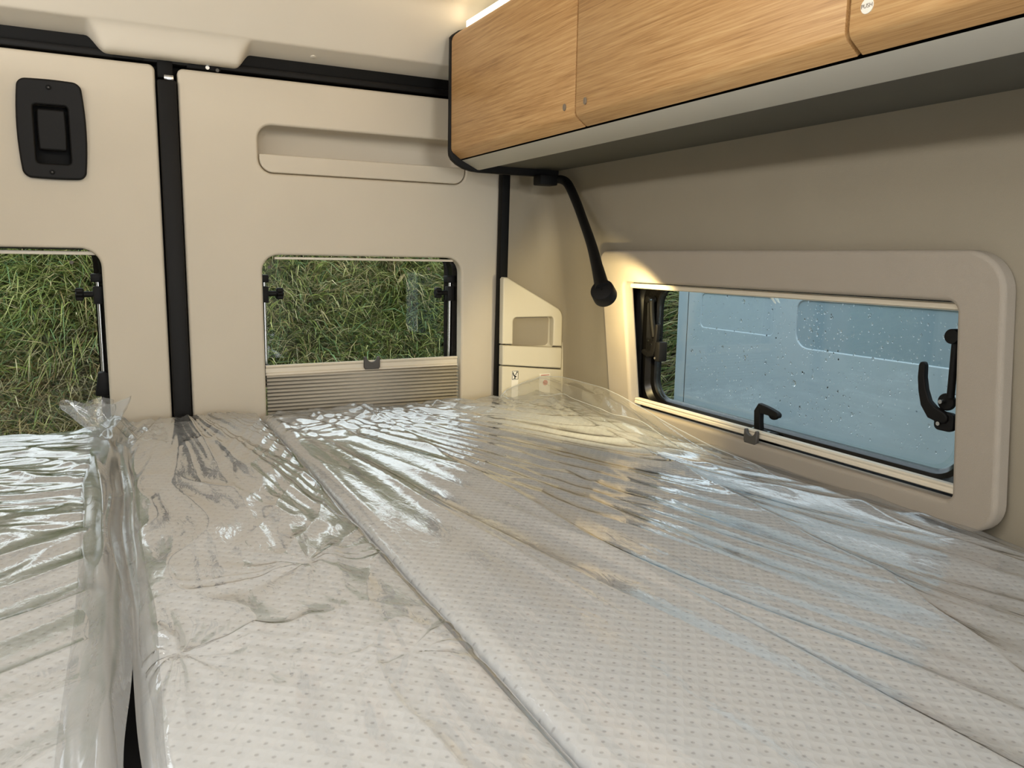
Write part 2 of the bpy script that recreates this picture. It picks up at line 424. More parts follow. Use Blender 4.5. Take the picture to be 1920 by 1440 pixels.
# latch plate
def barrel(u0, v0, u1, v1, bow, r, n=8):
    P = rrect(u0, v0, u1, v1, r, n); um, vm = (u0+u1)/2, (v0+v1)/2; hv, hu = (v1-v0)/2, (u1-u0)/2
    Q = []
    for k, (u, v) in enumerate(P):
        Q.append((u, v)); nu, nv = P[(k+1) % len(P)]
        if math.hypot(nu-u, nv-v) > .02:
            for t in np.linspace(0, 1, 9)[1:-1]: Q.append((u+(nu-u)*t, v+(nv-v)*t))
    return [(u+(1 if u > um else -1)*bow*(1-((v-vm)/hv)**2)*min(1, abs(u-um)/hu*1.2), v+(1 if v > vm else -1)*bow*.35*(1-((u-um)/hu)**2)*min(1, abs(v-vm)/hv)) for u, v in Q]
plate('latch_plate', [barrel(-.131, .136, -.027, .315, .006, .013), rrect(-.108, .163, -.051, .270, .006)], 1.787, 1.801, XZ, M['black'], door_l, bevel=.004, res=3)
lp = box('latch_recess', (-.116, 1.822, .150), (-.042, 1.833, .280), M['rubber'], door_l, bevel=.003)
plate('latch_paddle', [barrel(-.103, .188, -.056, .264, .001, .004)], 1.794, 1.806, XZ, M['black'], door_l, bevel=.004, res=3)
for x, z in ((-.0800, .302), (-.0835, .147)):
    plate('screw', [circle(x, z, .0045, 18), circle(x, z, .0018, 6)], 1.7845, 1.788, XZ, M['rubber'], door_l, bevel=.001)
    plate('screw', [circle(x, z, .0018, 12)], 1.7855, 1.7875, XZ, M['hook'], door_l, bevel=.0004)
# black moulding between the doors and the seals
struct(box('trim_1', (.109, 1.792, -1.1), (.144, 1.826, .340), M['black'], bevel=.004), 'black moulding strip between the two rear doors')
struct(box('trim_2', (.098, 1.834, -1.1), (.156, 1.87, .40), M['rubber'], bevel=.003), 'black rubber seal behind the door joint')
lc = setting('trim_3', 'black latch keep above the door joint')
box('latch_body', (.110, 1.80, .344), (.140, 1.85, .39), M['rubber'], lc, bevel=.004)
box('striker', (.122, 1.797, .341), (.140, 1.803, .350), M['steel'], lc, bevel=.001)
box('latch_body', (.165, 1.80, .368), (.232, 1.84, .384), M['rubber'], lc, bevel=.004)
cyl('screw', (.205, 1.799, .373), (.205, 1.802, .373), .004, M['steel'], lc, n=12)
cyl('screw', (.224, 1.799, .370), (.224, 1.802, .370), .0035, M['hook'], lc, n=12)
box('latch_body', (.030, 1.80, .372), (.088, 1.84, .388), M['rubber'], lc, bevel=.004)
sl = setting('trim_4', 'black rubber door seal under the rear header')
box('seal', (-.72, 1.803, .384), (1.0, 1.83, .435), M['rubber'], sl, bevel=.006)
box('seal_lip', (-.72, 1.801, .372), (1.0, 1.835, .386), M['black'], sl, bevel=.004)
bm = bmesh.new()
bm_box(bm, (.858, 1.773, -1.1), (.898, 1.797, .42), .003)
for v in bm.verts: v.co.x += .0148*(v.co.z+.35)
struct(link('trim_5', finish(bm), M['rubber'], None, 40), 'black edge seal right of the rear door')

# header above the doors with its bulged latch cover
def header():
    xs = np.concatenate([np.linspace(-.75, -.03, 10), np.linspace(-.02, .30, 65), np.linspace(.32, .95, 10)])
    prof = [(1.50, .5455), (1.656, .5415), (1.668, .534), (1.684, .516), (1.736, .438), (1.7405, .431), (1.7425, .428), (1.7455, .4262), (1.752, .4250), (1.797, .4105), (1.808, .4085), (1.82, .408)]
    V = np.zeros((len(xs), len(prof), 3))
    for i, x in enumerate(xs):
        s = sstep(-.012, .022, x)*(1-sstep(.258, .288, x))
        for k, (y, z) in enumerate(prof):
            yy, zz = y, z
            if k >= 7:
                t = (k-6)/(len(prof)-7)
                tgt = [(1.749, .424), (1.762, .393), (1.767, .382), (1.776, .3775), (1.82, .380)][k-7]
                yy = y+(tgt[0]-y)*s; zz = z+(tgt[1]-z)*s
            V[i, k] = (x, yy, zz)
    o = link('trim_6', from_grid(V), M['header'], None, 180)
    m = o.modifiers.new('t', 'SOLIDIFY'); m.thickness = .004; m.offset = 0
    m = o.modifiers.new('s', 'SUBSURF'); m.levels = 1; m.render_levels = 1
    return struct(o, 'cream header over the rear doors with bulged latch cover')
hd = header()
for x in (.415, -.16, -.52): cyl('cover_cap', (x, 1.777, .4195), (x, 1.775, .4135), .006, M['header'], hd, n=16, bevel=.001)
# ceiling joint bead
bd = setting('trim_7', 'cream ceiling joint bead above the header')
tube('bead', [(-.7, 1.58, .544), (.0, 1.62, .544), (.47, 1.655, .542), (.70, 1.668, .540), (.80, 1.672, .540)], .0035, M['header'], bd)
cyl('clip', (.64, 1.664, .546), (.64, 1.664, .534), .007, M['header'], bd, n=16, bevel=.002)

# rear windows: black frame, clear pane, stays with knobs
def rear_window(n, x0, x1, zt, stays):
    w = setting('window_%d' % n, 'rear door window %s' % ('behind the left latch door' if n == 1 else 'above the half raised blind'))
    rings = []
    for y, ins, r in ((1.834, -.010, .045), (1.846, -.003, .045), (1.850, .004, .045), (1.872, .008, .045), (1.876, .016, .04)):
        rings.append([(u, y, v) for u, v in rrect(x0+min(ins, -.002)-.012, -.42+ins, x1-ins, zt+.012, r, 9)])
    loft('frame', rings, M['gloss_black'], w, 40)
    plate('glass', [rrect(x0-.005, -.43, x1+.005, zt+.008, .04)], 1.879, 1.884, XZ, M['pane_clear'], w, bevel=.001)
    for s in stays:
        xe = x1-.010 if s > 0 else x0+.010
        st = box('stay_bracket', (xe-.009, 1.842, -.108), (xe+.009, 1.862, -.072), M['black'], w, bevel=.002)
        k = -s
        bm = bmesh.new()
        bm_cyl(bm, (xe, 1.85, -.088), (xe+k*.030, 1.846, -.088), .006, n=16)
        me = finish(bm); link('knob_stem', me, M['black'], w, 40)
        P = [(math.cos(a)*(.0125+.0018*math.cos(6*a)), math.sin(a)*(.0125+.0018*math.cos(6*a))) for a in np.linspace(0, 2*np.pi, 48, endpoint=False)]
        plate('knob', [P], 0, .015, lambda u, v, q, xe=xe, k=k: (xe+k*(.026+q), 1.846+u, -.088+v), M['black'], w, bevel=.003)
        cyl('stay_rod', (xe+.001, 1.852, -.052), (xe+.001, 1.858, -.255), .0042, M['steel'], w, n=14)
        box('rod_top', (xe-.012, 1.84, -.063), (xe+.010, 1.866, -.046), M['black'], w, bevel=.003)
        bm = bmesh.new(); bm_box(bm, (xe-.010, 1.842, -.300), (xe+.010, 1.868, -.25), .004)
        for v in bm.verts:
            if v.co.z < -.28: v.co.x += (v.co.x-xe)*.7
        link('rod_foot', finish(bm), M['black'], w, 40)
    for x in (x0+.028, x1-.055):
        cyl('screw', (x, 1.8775, zt-.028), (x, 1.8795, zt-.028), .0038, M['catch'], w, n=12)
    return w
rear_window(1, -.482, -.010, .004, (1,))
rear_window(2, .301, .771, -.002, (-1, 1))

# pleated blind in the right rear window, and the top rail of the left one
def hook_outline(c, z, w, h, r):
    P = [(c-w/2+.003, z-h/2), (c+w/2-.003, z-h/2), (c+w/2, z-h/2+.005), (c+w/2, z+h/2-.001), (c+w/2-.003, z+h/2)]
    for k in range(11):
        a = math.pi*k/10; P.append((c+r*math.cos(a), z+h/2-.001-r*.95*math.sin(a)))
    return P + [(c-w/2+.003, z+h/2), (c-w/2, z+h/2-.001), (c-w/2, z-h/2+.005)]
b1 = thing('pleated_blind', 'beige pleated blind half raised in the right rear door window', 'blind')
Y0 = 1.822
prof = [(0, -.2455), (-.006, -.2455), (-.0075, -.249), (-.0055, -.252), (-.004, -.253), (-.004, -.262), (-.007, -.264), (-.007, -.268), (0, -.268)]
V = np.array([[(x, Y0+a, z+(.0015 if x > .5 else -.0015)) for a, z in prof] for x in (.304, .768)])
o = link('blind_rail', from_grid(V), M['cream_rail'], b1, 30)
zs = []; z = -.268
while z > -.43:
    zs += [(Y0, z), (Y0-.0120, z-.0030), (Y0-.0130, z-.0048)]; z -= .0084
V = np.array([[(x, a, z) for a, z in zs] for x in (.3045, .7675)])
o = link('pleats', from_grid(V), M['pleat'], b1)
o.modifiers.new('t', 'SOLIDIFY').thickness = .0006
plate('hook', [hook_outline(.547, -.2505, .039, .030, .0125)], 1.808, 1.8155, XZ, M['hook'], b1, bevel=.002)
b2 = thing('pleated_blind', 'cream blind cassette rail along the top of the left rear window', 'blind')
box('blind_rail', (-.478, 1.816, -.0085), (-.016, 1.832, -.001), M['cream_rail'], b2, bevel=.001)
box('rail_seal', (-.472, 1.8, .0015), (-.040, 1.815, .0038), M['rubber'], b2, bevel=.0008)
b4 = thing('pleated_blind', 'grey blind cassette rail along the top of the right rear window', 'blind')
box('blind_rail', (.330, 1.816, -.0115), (.755, 1.832, -.006), M['cream_rail'], b4, bevel=.001)

# ------------------------------------------------------------------ corner moulding beside the right rear door
cm = setting('trim_8', 'cream corner moulding with a small pocket')
YC = 1.738
corner_arc = [(.994+.030*math.cos(R(58-58*k/6)), -.148+.030*math.sin(R(58-58*k/6))) for k in range(7)]
pocket_edge = [(.9985, -.2180)] + [(.9895+.009*math.cos(R(90*k/5)), -.153+.009*math.sin(R(90*k/5))) for k in range(6)] + [(.894-.010*math.sin(R(90*k/5)), -.154+.010*math.cos(R(90*k/5))) for k in range(6)] + [(.884, -.2100)]
body = [(.855, -.2085), (.855, -.050), (.8585, -.046), (.866, -.0465), (.975, -.104)] + corner_arc + [(1.0245, -.2195)] + pocket_edge
plate('upper_cover', [body], YC, YC+.022, XZ, M['corner'], cm, bevel=.004)
rings = []
for y, ins in ((YC+.006, -.002), (YC+.026, .0), (YC+.034, .005), (YC+.0365, .012)):
    rings.append([(u, y, v) for u, v in rrect(.884+ins, -.222+ins, .999-ins, -.142-ins, .011, 7)])
loft('pocket', rings, M['corner'], cm, 50, True)
plate('middle_cover', [[(.8555, -.2605), (.8555, -.2135), (.858, -.2115), (1.0215, -.2235), (1.0245, -.2265), (1.0245, -.2735), (1.022, -.2765)]], YC-.001, YC+.022, XZ, M['corner'], cm, bevel=.004)
plate('lower_cover', [[(.856, -.46), (.856, -.265), (.8585, -.2635), (1.0245, -.2805), (1.027, -.283), (1.027, -.46)]], YC+.002, YC+.022, XZ, M['corner'], cm, bevel=.003)
box('side_lip', (1.0262, YC+.002, -.46), (1.031, YC+.03, -.150), M['corner'], cm, bevel=.002)
# stickers: aerial socket mark on the left, a faded square on the right
plate('sticker', [rrect(.882, -.372, .9005, -.276, .001)], YC+.0005, YC+.0025, XZ, M['white_sticker'], cm, bevel=.0003)
plate('sticker_frame', [rrect(.8826, -.2985, .8999, -.2768, .0006), rrect(.8836, -.2975, .8889+.010, -.2778, .0004)], YC-.0002, YC+.0006, XZ, M['ink'], cm, bevel=.0001)
dish = [(.8850, -.2800), (.8870, -.2798), (.8880, -.2850), (.8905, -.2880), (.8935, -.2895), (.8955, -.2905), (.8950, -.2925), (.8925, -.2925), (.8915, -.2950), (.8950, -.2965), (.8860, -.2965), (.8895, -.2945), (.8895, -.2915), (.8865, -.2885), (.8850, -.2845)]
plate('dish_mark', [dish], YC-.0003, YC+.0006, XZ, M['ink'], cm, bevel=.0001)
plate('dish_mark', [[(.8915, -.2865), (.8960, -.2800), (.8972, -.2808), (.8930, -.2878)]], YC-.0003, YC+.0006, XZ, M['ink'], cm, bevel=.0001)
plate('dish_mark', [circle(.8965, -.2802, .0017, 12)], YC-.0003, YC+.0006, XZ, M['ink'], cm, bevel=.0001)
plate('socket_mark', [circle(.888, -.3505, .0022, 14, .8)], YC-.0003, YC+.0006, XZ, M['ink'], cm, bevel=.0001)
plate('sticker', [rrect(.961, -.345, .992, -.288, .001)], YC+.0005, YC+.0025, XZ, M['white_sticker'], cm, bevel=.0003)
plate('faded_mark', [circle(.978, -.311, .007, 20)], YC-.0002, YC+.0006, XZ, M['pink_ink'], cm, bevel=.0001)
plate('faded_mark', [rrect(.965, -.2925, .989, -.2905, .0005)], YC-.0002, YC+.0006, XZ, M['pink_ink'], cm, bevel=.0001)

# ------------------------------------------------------------------ side window with its surround
LEAN = .118
def lean(u, v, w): return (w-LEAN*(v+.345), u, v)
sr = plate('trim_9', [rrect(.589, -.349, 1.474, .020, (.045, .02, .022, .05), 10), rrect(.650, -.313, 1.390, -.045, (.012, .010, .012, .014), 8)],
           .998, 1.026, lean, M['surround'], None, bevel=.007, res=4)
struct(sr, 'taupe grained surround of the long side window')
wn = setting('window_3', 'long side window with rain drops on tinted acrylic')
WX = 1.062
rings = []
for x, y0, y1, z0, z1, r in ((1.010, .615, 1.452, -.338, -.020, .03), (1.030, .615, 1.452, -.338, -.020, .04), (1.034, .640, 1.438, -.326, -.032, .05), (1.046, .652, 1.428, -.318, -.038, .05),
                             (1.048, .664, 1.416, -.312, -.044, .05), (1.058, .672, 1.408, -.306, -.048, .05), (1.060, .682, 1.398, -.300, -.052, .045), (1.070, .690, 1.392, -.295, -.056, .042), (1.074, .69, 1.392, -.295, -.056, .042), (1.100, .60, 1.50, -.36, .02, .05)):
    rings.append([(x, u, v) for u, v in rrect(y0, z0, y1, z1, r, 10)])
loft('frame', rings, M['gloss_black'], wn, 30)
GY0, GZ0, GY1, GZ1 = .688, -.2975, 1.393, -.054
gl = plate('glass', [rrect(GY0, GZ0, GY1, GZ1, .042, 10)], WX, WX+.006, YZ, M['pane_tint'], wn, bevel=.002)
# raised rim of the acrylic along its edge
pr = rrect(GY0+.008, GZ0+.010, GY1-.006, GZ1-.006, .036, 10)
plate('glass_rim', [rrect(GY0+.004, GZ0+.003, GY1-.003, GZ1-.003, .040, 10), pr], WX-.004, WX-.0005, YZ, M['pane_clear'], wn, bevel=.0012)
def drops():
    n = 900; th = np.linspace(0, 2*np.pi, 8, endpoint=False); vs, fs = [], []
    Y = rng.uniform(GY0+.02, GY1-.10, n); Z = rng.uniform(GZ0+.02, GZ1-.01, n)
    # a run of drops down the middle
    Y[:90] = rng.normal(.965, .022, 90)
    for y, z in zip(Y, Z):
        r = abs(rng.normal(0, .0006))+.0008
        if rng.random() < .06: r *= 1.7
        b = len(vs); x = WX+.0062
        for f, h in ((1.0, 0), (.75, .5), (.35, .82)):
            for t in th: vs.append((x+h*r*.8, y+f*r*math.cos(t), z+f*r*1.15*math.sin(t)))
        vs.append((x+r*.72, y, z))
        for k in range(2):
            for j in range(8): fs.append((b+k*8+j, b+k*8+(j+1) % 8, b+(k+1)*8+(j+1) % 8, b+(k+1)*8+j))
        for j in range(8): fs.append((b+16+j, b+16+(j+1) % 8, b+24))
        fs.append(tuple(b+j for j in range(7, -1, -1)))
    o = link('rain_drops', from_py(vs, fs), M['water'], wn, 80); o['kind'] = 'stuff'
drops()
def strap(name, pts, wid, th, x0, mat, parent, bevel=.0025):
    """flat curved lever drawn in the window plane: centre line pts (y, z), widths, thickness in x"""
    P = np.array(pts, float); T = np.gradient(P, axis=0); T /= np.linalg.norm(T, axis=1)[:, None]; N = np.stack([-T[:, 1], T[:, 0]], -1)
    w = np.interp(np.linspace(0, 1, len(P)), np.linspace(0, 1, len(wid)), wid)[:, None]/2
    A = [tuple(q) for q in P+N*w]; B = [tuple(q) for q in (P-N*w)[::-1]]
    e = T[-1]*w[-1]; s = -T[0]*w[0]
    out = A+[tuple(P[-1]+e*.8+N[-1]*w[-1]*.6), tuple(P[-1]+e), tuple(P[-1]+e*.8-N[-1]*w[-1]*.6)]+B+[tuple(P[0]+s*.8-N[0]*w[0]*.6), tuple(P[0]+s), tuple(P[0]+s*.8+N[0]*w[0]*.6)]
    return plate(name, [out], x0, x0+th, YZ, mat, parent, bevel=bevel)
# stay arm and latch at the rear end
cyl('stay_pivot', (1.036, 1.404, -.083), (1.056, 1.404, -.083), .0075, M['black'], wn, n=18, bevel=.001)
cyl('stay_screw', (1.035, 1.394, -.083), (1.040, 1.394, -.083), .0035, M['steel'], wn, n=12)
tube('stay_arm', [(1.044, 1.398, -.083), (1.044, 1.394, -.12), (1.046, 1.386, -.163)], .0062, M['black'], wn)
plate('latch_base', [rrect(1.376, -.208, 1.412, -.168, .003)], 1.044, 1.052, YZ, M['black'], wn, bevel=.0015)
strap('latch_handle', [(1.402, -.196), (1.386, -.200), (1.372, -.195), (1.366, -.180), (1.362, -.160), (1.360, -.137)], [.012, .014, .016, .013, .010, .009], .010, 1.030, M['black'], wn)
box('latch_catch', (1.030, 1.345, -.212), (1.052, 1.362, -.170), M['black'], wn, bevel=.003)
for y, z in ((1.405, -.173), (1.405, -.203), (1.393, -.180), (1.385, -.170)):
    cyl('screw', (1.043, y, z), (1.0455, y, z), .0028, M['steel'], wn, n=10)
cyl('screw', (1.029, 1.358, -.205), (1.032, 1.358, -.205), .0028, M['steel'], wn, n=10)
# middle latch on the lower frame
strap('latch_handle', [(1.058, -.300), (1.060, -.285), (1.061, -.268), (1.056, -.261), (1.044, -.262), (1.030, -.2635), (1.016, -.2665)], [.016, .015, .016, .019, .016, .0135, .012], .012, 1.038, M['black'], wn)
plate('latch_catch', [circle(1.034, -.270, .011, 20, .8)], 1.050, 1.058, YZ, M['black'], wn, bevel=.002)
cyl('screw', (1.048, 1.033, -.269), (1.051, 1.033, -.269), .0028, M['steel'], wn, n=10)
box('latch_base', (1.038, 1.020, -.309), (1.056, 1.075, -.300), M['black'], wn, bevel=.003)
for y in (1.068, 1.030): cyl('screw', (1.040, y, -.3005), (1.040, y, -.2985), .003, M['steel'], wn, n=10)
# latch and stay at the front end
strap('latch_handle', [(.708, -.213), (.725, -.208), (.736, -.196), (.7425, -.178), (.746, -.160), (.7465, -.1425)], [.018, .020, .016, .013, .0115, .0105], .010, 1.042, M['black'], wn)
plate('latch_catch', [circle(.710, -.191, .0125, 22)], 1.050, 1.058, YZ, M['black'], wn, bevel=.002)
plate('latch_base', [rrect(.692, -.232, .722, -.205, .008)], 1.046, 1.056, YZ, M['black'], wn, bevel=.002)
for y, z in ((.711, -.190), (.711, -.2215)): cyl('screw', (1.0395, y, z), (1.0475, y, z), .003, M['steel'], wn, n=10)
tube('stay_arm', [(1.046, .701, -.098), (1.046, .7005, -.14), (1.046, .700, -.183)], .0052, M['black'], wn)
cyl('stay_pivot', (1.036, .702, -.0965), (1.056, .702, -.0965), .0105, M['black'], wn, n=20, bevel=.001)
# blind rails of the side window
b3 = thing('pleated_blind', 'cream blind rail with dark hook along the bottom of the side window', 'blind')
Vp = [(0, -.2935), (-.010, -.2935), (-.012, -.2955), (-.0105, -.2985), (-.012, -.3005), (-.012, -.3045), (-.010, -.306), (0, -.306)]
link('blind_rail', from_grid(np.array([[(1.016+a, y, z) for a, z in Vp] for y in (.652, 1.3885)])), M['cream_rail'], b3, 30)
plate('hook', [hook_outline(1.030, -.3045, .032, .026, .0105)], .9955, 1.003, YZ, M['hook'], b3, bevel=.002)
b5 = thing('pleated_blind', 'cream blind rail along the top of the side window', 'blind')
Vp = [(0, -.0475), (-.012, -.0475), (-.013, -.0490), (-.013, -.0555), (-.010, -.0575), (0, -.0575)]
link('blind_rail', from_grid(np.array([[(.994+a, y, z) for a, z in Vp] for y in (.652, 1.3885)])), M['cream_rail'], b5, 30)

# ------------------------------------------------------------------ overhead lockers
cab = thing('overhead_cabinet', 'oak fronted overhead lockers with pale grey lower edge above the side window', 'cabinet')
FACE = [(.718, .487), (.708, .482), (.698, .4745), (.6925, .468), (.690, .460), (.690, .236), (.6915, .231), (.6945, .227), (.7125, .2145)]
def sweep(name, prof, y0, y1, mat, parent, bevel=0, smooth=30):
    me = from_grid(np.array([[(x, y, z) for x, z in prof] for y in (y0, y1)]), False)
    bm = bmesh.new(); bm.from_mesh(me); bmesh.ops.recalc_face_normals(bm, faces=bm.faces)
    return link(name, finish(bm), mat, parent, smooth)
def closed_sweep(name, prof, y0, y1, mat, parent, bevel=0, smooth=32):
    bm = bmesh.new()
    a = [bm.verts.new((x, y0, z)) for x, z in prof]; b = [bm.verts.new((x, y1, z)) for x, z in prof]; n = len(prof)
    for k in range(n): bm.faces.new((a[k], a[(k+1) % n], b[(k+1) % n], b[k]))
    f0 = bm.faces.new(a); f1 = bm.faces.new(b[::-1])
    bmesh.ops.recalc_face_normals(bm, faces=bm.faces)
    if bevel:
        bmesh.ops.bevel(bm, geom=list(f0.edges)+list(f1.edges), offset=bevel, segments=2, profile=.5, affect='EDGES')
    return link(name, finish(bm), mat, parent, smooth)
inner = [(x+.016, z) for x, z in FACE[::-1]]; inner[0] = (.722, .222); inner[-1] = (.724, .485)
for y0, y1 in ((1.1525, 1.6745), (.6175, 1.1485), (-.02, .6125)):
    d = closed_sweep('locker_door', FACE+inner, y0, y1, M['wood'], cab, .0012)
    if y0 > 1.0:
        spots = [(y0+.030, .2475)]
    elif y0 > .5:
        spots = [(y1-.030, .2475)]
    else: spots = []
    for y, z in spots:
        plate('catch', [circle(y, z, .0042, 18, 1.35)], .6875, .6905, YZ, M['catch'], d, bevel=.0008)
    if y0 < .5:
        plate('sticker', [circle(.5915, .2540, .0075, 28)], .6892, .6905, YZ, M['white_sticker'], d, bevel=.0003)
        text('sticker_word', 'PUSH', .0058, (.6890, .5915, .2540), Matrix(((0, 0, -1, 0), (-1, 0, 0, 0), (0, 1, 0, 0), (0, 0, 0, 1))), M['grey_ink'], d)
closed_sweep('carcass', [(.724, .219), (.724, .484), (.90, .484), (.962, .219)], -.02, 1.675, M['dark_joint'], cab)
closed_sweep('lower_edge', [(.7165, .2125), (.7545, .1945), (.7600, .1945), (.7630, .199), (.7300, .2165)], -.02, 1.676, M['strip'], cab, .0008)
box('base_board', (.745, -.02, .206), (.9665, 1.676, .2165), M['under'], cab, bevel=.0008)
EP = [(.722, .4905), (.708, .4855), (.696, .477), (.6895, .470), (.6875, .232), (.6885, .222), (.6935, .213), (.705, .204), (.722, .1955), (.742, .1910), (.760, .1895), (.967, .1895), (.966, .30), (.93, .4975)]
closed_sweep('end_panel', EP, 1.677, 1.690, M['black'], cab, .002, 50)
led = box('led_strip', (.7215, -.02, .4845), (.730, 1.668, .5040), M['led'], cab, bevel=.001)

# ------------------------------------------------------------------ gooseneck reading lamp
lamp = thing('reading_lamp', 'black gooseneck reading lamp lit under the lockers beside the side window', 'lamp')
HB = Vector((.832, 1.270, -.0560)); AX = Vector((.60, .42, -.50)).normalized()
box('lamp_base', (.897, 1.640, .168), (.943, 1.676, .191), M['black'], lamp, bevel=.003)
tube('gooseneck', [(.940, 1.652, .182), (.953, 1.640, .182), (.9605, 1.622, .170), (.952, 1.570, .128), (.931, 1.506, .086), (.896, 1.412, .030), (.860, 1.330, -.018), tuple(HB+AX*.006+Vector((0, 0, .004)))], [.0085, .0098, .0104, .0104, .0102, .0104, .0115, .0150], M['black'], lamp, n=16)
cyl('lamp_head', HB-AX*.002, HB+AX*.026, .0225, M['black'], lamp, r1=.0235, n=36, bevel=.003)
cyl('lamp_button', HB-AX*.0035, HB-AX*.0015, .0022, M['rubber'], lamp, n=14)
cyl('lamp_lens', HB+AX*.0262, HB+AX*.0275, .019, M['lens'], lamp, n=28)
sp = bpy.data.lights.new('reading_light', 'SPOT'); sp.energy = 7; sp.color = (1.0, .79, .39); sp.spot_size = R(142); sp.spot_blend = .35; sp.shadow_soft_size = .012
so = bpy.data.objects.new('reading_light', sp); COL.objects.link(so); so.location = HB+AX*.031
so.rotation_euler = AX.to_track_quat('-Z', 'Y').to_euler(); so.parent = lamp

# ------------------------------------------------------------------ bed: base and three wrapped mattress sections
bb = thing('bed_base', 'dark bed base board under the wrapped mattress sections', 'bed')
box('base_panel', (-.87, -.35, -.505), (.985, 1.700, -.478), M['bed_base'], bb, bevel=.002)
for x in (-.6, .14, .8):
    for y in (-.2, 1.5): box('support_leg', (x-.02, y-.02, -1.25), (x+.02, y+.02, -.505), M['bed_base'], bb, bevel=.002)
TOP = -.356
def edge_drop(X, Y, x0, x1, y0, y1, r):
    d = np.minimum.reduce([X-x0, x1-X, y1-Y, Y-y0]); d = np.clip(d, 0, r)
    return r-np.sqrt(np.maximum(r*r-(r-d)**2, 0))
def cushion_grid(x0, x1, y0, y1, step, stepy, r):
    def axis(a, b, st):
        n = max(2, int((b-a-2*r)/st)); e = r*(1-np.cos(np.linspace(0, np.pi/2, 7)))
        return np.concatenate([a+e, np.linspace(a+r, b-r, n)[1:-1], (b-e)[::-1]])
    return np.meshgrid(axis(x0, x1, step), axis(y0, y1, stepy), indexing='ij')
def skirted(X, Y, Z, depth, wob=None):
    n, m = X.shape
    V = np.zeros((n+6, m+6, 3)); V[3:-3, 3:-3] = np.stack([X, Y, Z], -1)
    zb = Z.min()
    for k, f in ((2, .3), (1, .65), (0, 1.0)):
        for s, t in ((k, k+1), (n+5-k, n+4-k)):
            V[s, :] = V[t, :]; V[s, :, 2] = np.where(True, V[t, :, 2]-depth/3, 0)
    for k in (2, 1, 0):
        for s, t in ((k, k+1), (m+5-k, m+4-k)):
            V[:, s] = V[:, t]; V[:, s, 2] = V[:, t, 2]-depth/3
    # corners inherit the deeper of the two, flattened to the base
    V[..., 2] = np.maximum(V[..., 2], zb-depth)
    return V
def crown(X, Y, x0, x1, y0, y1, c):
    return c*(1-(2*(X-x0)/(x1-x0)-1)**2)

def folds_right(X, Y):
    # the film is pulled from the far left corner along the bed: long folds slightly fanning to the front right
    px, py = .20, 2.45
    ang = np.arctan2(X-px, py-Y); rad = np.hypot(X-px, py-Y)
    a = ang+.014*gnoise(X*3, Y*2, 3)
    big = .0080*gnoise(a*21.0, rad*.5, 1)+ridged(a*23.0+.5*gnoise(X*2, Y*1.5, 14), rad*.5, 11, 1.5)*.0060
    mid = ridged(a*30.0+2, rad*1.1, 2, 2.0)*.0034*sstep(-.1, .3, gnoise(X*4, Y*2, 5))
    # clear raised pleats running from the rear wall to the front right corner
    lx = .955-.172*(1.75-Y)-.22*np.clip(.566-Y, 0, 1)
    d = X-lx+.010*gnoise(Y*3, X*0+3, 9)
    pleat = np.exp(-np.abs(d)/.016)*.0085*np.where(d > 0, 1, .8)
    lx2 = .33+.11*(1.63-Y)/1.07
    pleat += np.exp(-np.abs(X-lx2-.010*gnoise(Y*3, X*0, 12))/.012)*.005*sstep(.35, .9, Y)
    lx3 = .49+.035*(1.617-Y)
    pleat += np.exp(-np.abs(X-lx3-.012*gnoise(Y*3, X*0, 13))/.015)*.0065
    # crumple near the rear edge and in the middle
    cr = sstep(1.38, 1.66, Y)*(gnoise(X*14, Y*18, 22)*.006+ridged(X*16+gnoise(X*6, Y*6, 20)*1.2, Y*20, 23, 2)*.004)
    cr2 = np.exp(-(((X-.63)/.10)**2+((Y-1.05)/.22)**2))*(gnoise(X*22, Y*9, 24)*.005+ridged(X*17+gnoise(X*9, Y*7, 25), Y*7, 28, 2.2)*.004)
    loose = sstep(.78, .95, X)*(gnoise(X*13, Y*2.2, 27)*.007+ridged(X*18+gnoise(X*4, Y*4, 26)*.7, Y*2.0, 29, 2)*.005)
    return .0065+big+mid+pleat+cr+cr2+loose
def star(X, Y, kx, ky, n, amp, reach, seed):
    an = np.arctan2(Y-ky, X-kx)+.25*gnoise(X*9, Y*9, seed+3); rd = np.hypot(X-kx, Y-ky)
    c, q = np.cos(an)*n, np.sin(an)*n
    return (gnoise(c+5, q+5, seed)*1.3+ridged(c, q+9, seed+1, 1.8)*.8)*amp*np.exp(-rd/reach)*sstep(0, .02, rd)
def folds_mid(X, Y):
    # gathered at the far end, creases meet at knots a little over half way
    px, py = .125, 1.95
    ang = np.arctan2(X-px, py-Y); rad = np.hypot(X-px, py-Y)
    far = sstep(.95, 1.35, Y)
    a = ang+.02*gnoise(X*6, Y*3, 31)
    f1 = .007*gnoise(a*10, rad*.9, 32)+ridged(a*11, rad*.7, 30, 1.8)*.006+ridged(a*24, rad*1.5, 33, 2.2)*.0022
    f2 = star(X, Y, .178, .842, 1.8, .0060, .15, 34)+star(X, Y, .035, .69, 2.0, .0085, .18, 44)+star(X, Y, .215, .61, 1.7, .0050, .09, 46)
    xr = X-.125-.30*(X-.125)*(1.2-Y)
    f5 = (gnoise(xr*17+gnoise(X*5, Y*4, 38)*.9, Y*3.0, 35)*.0050+ridged(xr*15+gnoise(X*4, Y*4, 37)*1.1, Y*2.6+gnoise(X*5, Y*5, 36)*.6, 60, 1.6)*.0058)*(1-.5*far)
    diag = ridged((X-.42*(Y-.8))*17+gnoise(X*5, Y*3, 40)*.6, Y*1.6, 41, 2)*.0045*sstep(.10, .2, X)
    return .0060+f1*(.5+.5*far)+f2+f5+diag
